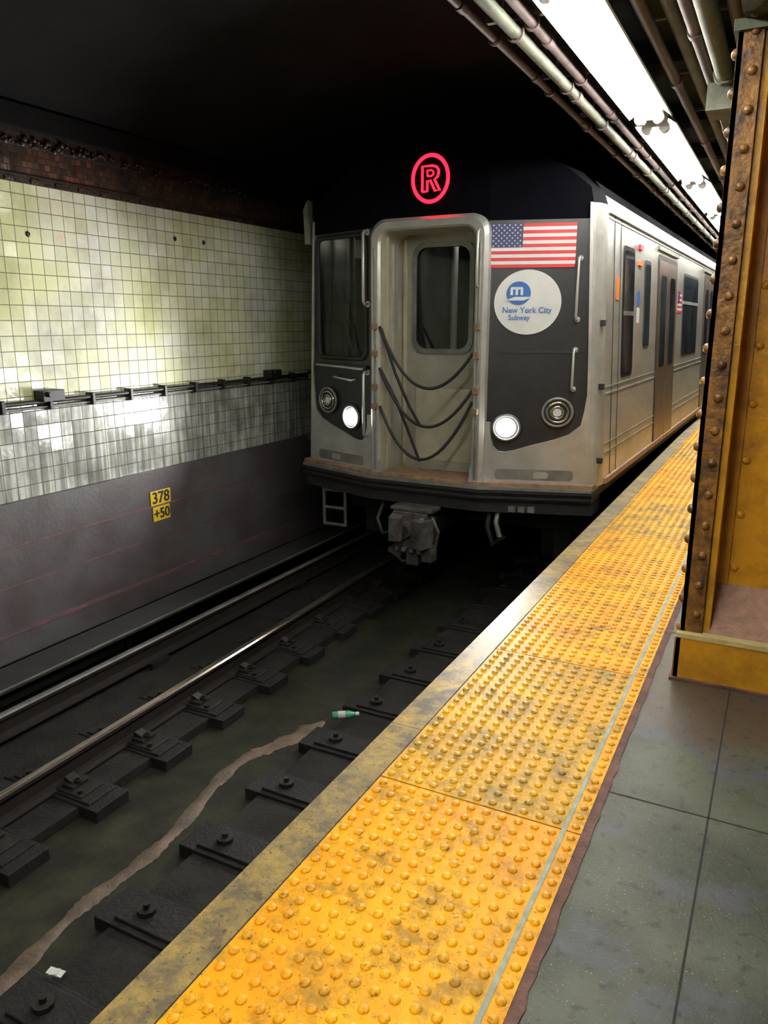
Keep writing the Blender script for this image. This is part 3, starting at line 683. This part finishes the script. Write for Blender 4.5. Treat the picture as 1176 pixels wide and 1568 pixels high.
for s in (1,-1):
  for base in (0,LEN+.3):
    spoly(rrect(1.10,1.62,1.05,2.24,.07),.006,.01,'rubber',s); spoly(rrect(1.14,1.58,1.09,2.20,.06),.010,.008,'glassside',s); spoly([(1.14,1.62),(1.58,1.62),(1.58,1.66),(1.14,1.66)],.014,.01,'steel',s)
    for yd in (3.0,7.3,11.6,15.5):
        y0=yd+base; 
        spoly(rrect(y0-.06,y0+1.36,.18,2.30,.06),.004,.01,'blackmetal',s)
        for q in (0,.66):
            spoly(rrect(y0+q,y0+q+.64,.20,2.24,.03),.010,.01,'brown',s)
            spoly(rrect(y0+q+.13,y0+q+.51,1.05,2.08,.05),.014,.008,'glassside',s)
        spoly([(y0-.1,2.34),(y0+1.4,2.34),(y0+1.4,2.38),(y0-.1,2.38)],.02,.02,'steeldull',s)
        if yd<15:
            for q in (1.95,):
                spoly(rrect(y0+q,y0+q+1.55,1.10,2.20,.09),.005,.01,'rubber',s); spoly(rrect(y0+q+.03,y0+q+1.52,1.13,2.17,.08),.009,.008,'glassside',s)
                spoly([(y0+q,1.80),(y0+q+1.55,1.80),(y0+q+1.55,1.84),(y0+q,1.84)],.014,.01,'steel',s)
    spoly(rrect(2.15+base,2.5+base,1.30,2.18,.05),.006,.01,'rubber',s); spoly(rrect(2.18+base,2.47+base,1.33,2.15,.04),.010,.008,'glassside',s)
    for z in (.42,.50,.94,1.0,2.40): spoly([(.50+base,z),(LEN-.3+base,z),(LEN-.3+base,z+.012),(.50+base,z+.012)],.006,.006,'steeldull',s)
    spoly([(.50+base,2.44),(LEN-.3+base,2.44),(LEN-.3+base,2.475),(.50+base,2.475)],.02,.02,'steel',s)
    spoly([(.50+base,.15),(LEN-.3+base,.15),(LEN-.3+base,.20),(.50+base,.20)],.025,.03,'tan',s)
  spoly([(.72,.2),(.735,.2),(.735,2.44),(.72,2.44)],.004,.004,'rubber',s)
  spoly([(.98,.2),(.99,.2),(.99,2.44),(.98,2.44)],.004,.004,'rubber',s)
  spoly(rrect(.82,.95,1.75,1.95,.01),.004,.003,'orange',s)
  spoly(rrect(1.80,1.92,1.72,1.86,.01),.004,.003,'mblue',s); spoly(rrect(1.80,1.92,1.55,1.70,.01),.004,.003,'white',s)
  for z,k in ((2.3,'red'),(2.15,'orange')): spoly(rrect(1.80,1.95,z-.05,z,.01),.02,.02,k,s)
  for i in range(9): spoly([(4.50,1.95-.03*i-.03),(4.85,1.95-.03*i-.03),(4.85,1.95-.03*i),(4.50,1.95-.03*i)],.004,.003,'red' if i%2==0 else 'white',s)
  spoly([(4.50,1.80),(4.64,1.80),(4.64,1.95),(4.50,1.95)],.006,.003,'blue',s)
b.obj('side_details',T)

# ------------------------------------------------------------------ fluorescent fixtures
e=empty('fluorescent_light_row')
fx=-.985
segs=[(-2.9,-.65),(-.5,1.85),(2.0,3.28),(3.42,5.78),(5.98,8.34),(8.54,10.9),(11.1,13.46),(13.66,16.0),(16.2,18.6),(18.8,21.2),(21.4,23.8),(24,26.4),(26.6,29)]
bh=MB(); bt=MB()
zt=2.86
for y0,y1 in segs:
    P=[(-.135,.01),(-.14,.02),(-.08,.065),(-.08,.11),(.08,.11),(.08,.065),(.14,.02),(.135,.01),(.075,.055),(-.075,.055)]
    fr=[(fx+x,y0,zt+z) for x,z in P]; bk=[(fx+x,y1,zt+z) for x,z in P]; n=len(P)
    for i in range(n):
        j=(i+1)%n; bh.add([fr[i],fr[j],bk[j],bk[i]],[(0,1,2,3)],'fix')
    for yy in (y0,y1):
        bh.box(fx-.08,fx+.08,yy-.01,yy+.01,zt+.0,zt+.11,'fix')
    for s in (-1,1):
        bt.tube([(fx+s*.058,y0+.06,zt),(fx+s*.058,y1-.06,zt)],.020,'tube',14)
        for yy in (y0+.035,y1-.035):
            bh.tube([(fx+s*.058,yy-.025,zt),(fx+s*.058,yy+.025,zt)],.036,'fix',16); bh.cbox((fx+s*.058,yy,zt+.035),(.035,.035,.05),'fix')
    for q in (.4,1.2): bh.tube([(fx,y0+q,zt+.1),(fx,y0+q,3.06)],.008,'steeldull',6)
bh.obj('fixture_housings',e); bt.obj('tubes',e)
# ------------------------------------------------------------------ conduits
b=MB()
def run(x,z,r,k,y0=-3,y1=YF): b.tube([(x,y0,z),(x,y1,z)],r,k,14)
def couplings(x,z,r,k,st,step):
    y=st
    while y<18: b.tube([(x,y,z),(x,y+.06,z)],r*1.28,k,14); y+=step
run(-1.22,2.90,.024,'pipe'); couplings(-1.22,2.90,.024,'pipe',2.6,1.5)
run(-1.30,2.87,.030,'pipeg'); couplings(-1.30,2.87,.030,'pipe',3.1,1.9)
run(-1.40,2.86,.020,'pipe'); couplings(-1.40,2.86,.020,'pipebr',3.4,1.1)
run(-1.16,2.97,.020,'pipebr')
run(-.76,2.93,.028,'pipebr'); couplings(-.76,2.93,.028,'pipe',3.5,1.7)
run(-.66,2.98,.035,'pipeg'); run(-.56,2.90,.030,'pipebr'); couplings(-.56,2.90,.03,'pipebr',4.3,2.1)
run(-.47,2.86,.045,'pipeg'); couplings(-.47,2.86,.045,'pipeg',4.9,3)
run(-.37,2.90,.032,'pipebr'); run(-.30,2.84,.022,'pipeg')
y=2.9
while y<20:
    b.box(-1.45,-1.1,y,y+.03,2.925,2.95,'pipe'); b.tube([(-1.36,y+.015,2.92),(-1.36,y+.015,3.06)],.007,'steeldull',6)
    for x,z,r in ((-1.22,2.90,.024),(-1.30,2.87,.03),(-1.40,2.86,.02)):
        b.tube([(x+ (r+.008)*math.cos(t*math.pi/8),y+.015,z+(r+.008)*math.sin(t*math.pi/8)) for t in range(17)],.006,'pipe',6)
    b.box(-.82,-.31,y+.6,y+.63,3.02,3.04,'steeldull')
    y+=.95
b.box(-.56,-.36,5.0,5.25,2.70,2.84,'pipeg'); b.box(-.52,-.40,5.25,5.9,2.74,2.80,'pipeg')
b.obj('ceiling_conduits')

# ------------------------------------------------------------------ columns
def column(name,Y):
    e=empty(name,(0,Y,0)); b=MB()
    for (xa,xb,sgn) in ((-.295,-.205,1),(.145,.235,-1)):
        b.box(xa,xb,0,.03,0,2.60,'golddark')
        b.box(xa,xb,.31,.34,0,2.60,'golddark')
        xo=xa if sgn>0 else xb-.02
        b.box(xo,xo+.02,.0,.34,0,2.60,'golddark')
        xi=xb if sgn>0 else xa
        b.box(min(xi,xi+sgn*.03),max(xi,xi+sgn*.03),.02,.16,.2,2.60,'gold')
    b.box(-.28,.22,.15,.18,0,2.60,'gold')
    z=.10
    while z<2.55:
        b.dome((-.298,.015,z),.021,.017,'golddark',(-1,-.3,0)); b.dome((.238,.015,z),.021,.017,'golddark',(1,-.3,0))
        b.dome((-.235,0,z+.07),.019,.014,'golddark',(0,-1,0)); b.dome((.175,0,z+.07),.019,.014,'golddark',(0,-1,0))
        z+=.135
    z=.5
    while z<2.55:
        b.dome((-.11,.15,z),.019,.015,'gold',(0,-1,0)); b.dome((.06,.15,z),.019,.015,'gold',(0,-1,0)); z+=.24
    b.box(-.13,-.128,.146,.15,.3,2.55,'golddark')
    b.box(-.305,.245,-.03,0.0,0,.20,'gold'); b.box(-.305,.245,-.034,.02,.20,.222,'cream')
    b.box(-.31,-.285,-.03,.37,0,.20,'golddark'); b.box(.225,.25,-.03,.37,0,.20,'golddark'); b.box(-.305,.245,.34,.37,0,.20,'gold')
    v=[(-.22,.01,.215),(.16,.01,.215),(.16,.15,.42),(-.22,.15,.42),(-.22,.01,0),(.16,.01,0),(.16,.15,0),(-.22,.15,0)]
    b.add(v,[(0,1,2,3),(0,4,5,1),(3,2,6,7),(0,3,7,4),(1,5,6,2)],'pinkconc')
    b.box(-.32,.26,-.045,.385,0,.012,'rust')
    b.box(-.31,.25,-.02,.36,2.60,2.64,'girder')
    b.obj('riveted_shaft',e,bevel=.004)
for Y in (3.45,7.95,12.45,-1.05): column('steel_column',Y)
b=MB()
b.box(-.28,.26,-3,YF,2.64,2.67,'girder'); b.box(-.05,0.0,-3,YF,2.67,3.05,'girder'); b.box(-.28,.26,-3,YF,3.02,3.05,'girder')
y=-2
while y<16:
    for x in (-.24,-.12,.12,.2): b.dome((x,y,2.64),.018,.014,'girder',(0,0,-1))
    b.box(-.26,-.05,y,y+.03,2.67,3.02,'girder'); y+=.3
b.obj('ceiling_girder')
b=MB(); b.box(4.2,4.4,-3,YF,0,3.35,'tile'); b.obj('wall_right')

# ------------------------------------------------------------------ world, camera
w=bpy.data.worlds.new('World'); S.world=w; w.use_nodes=True
w.node_tree.nodes['Background'].inputs[0].default_value=(.6,.58,.55,1); w.node_tree.nodes['Background'].inputs[1].default_value=.015
cam=bpy.data.cameras.new('camera'); co=bpy.data.objects.new('camera',cam); COL.objects.link(co)
cam.sensor_fit='VERTICAL'; cam.sensor_height=36; cam.lens=1661/2212*36; cam.clip_start=.02
co.location=(0,0,1.55)
th=math.atan(408/1661); ps=math.atan(881.5/math.sqrt(1661**2+408**2))
co.rotation_euler=(math.pi/2-th,0,ps)
S.camera=co
S.view_settings.view_transform='Standard'
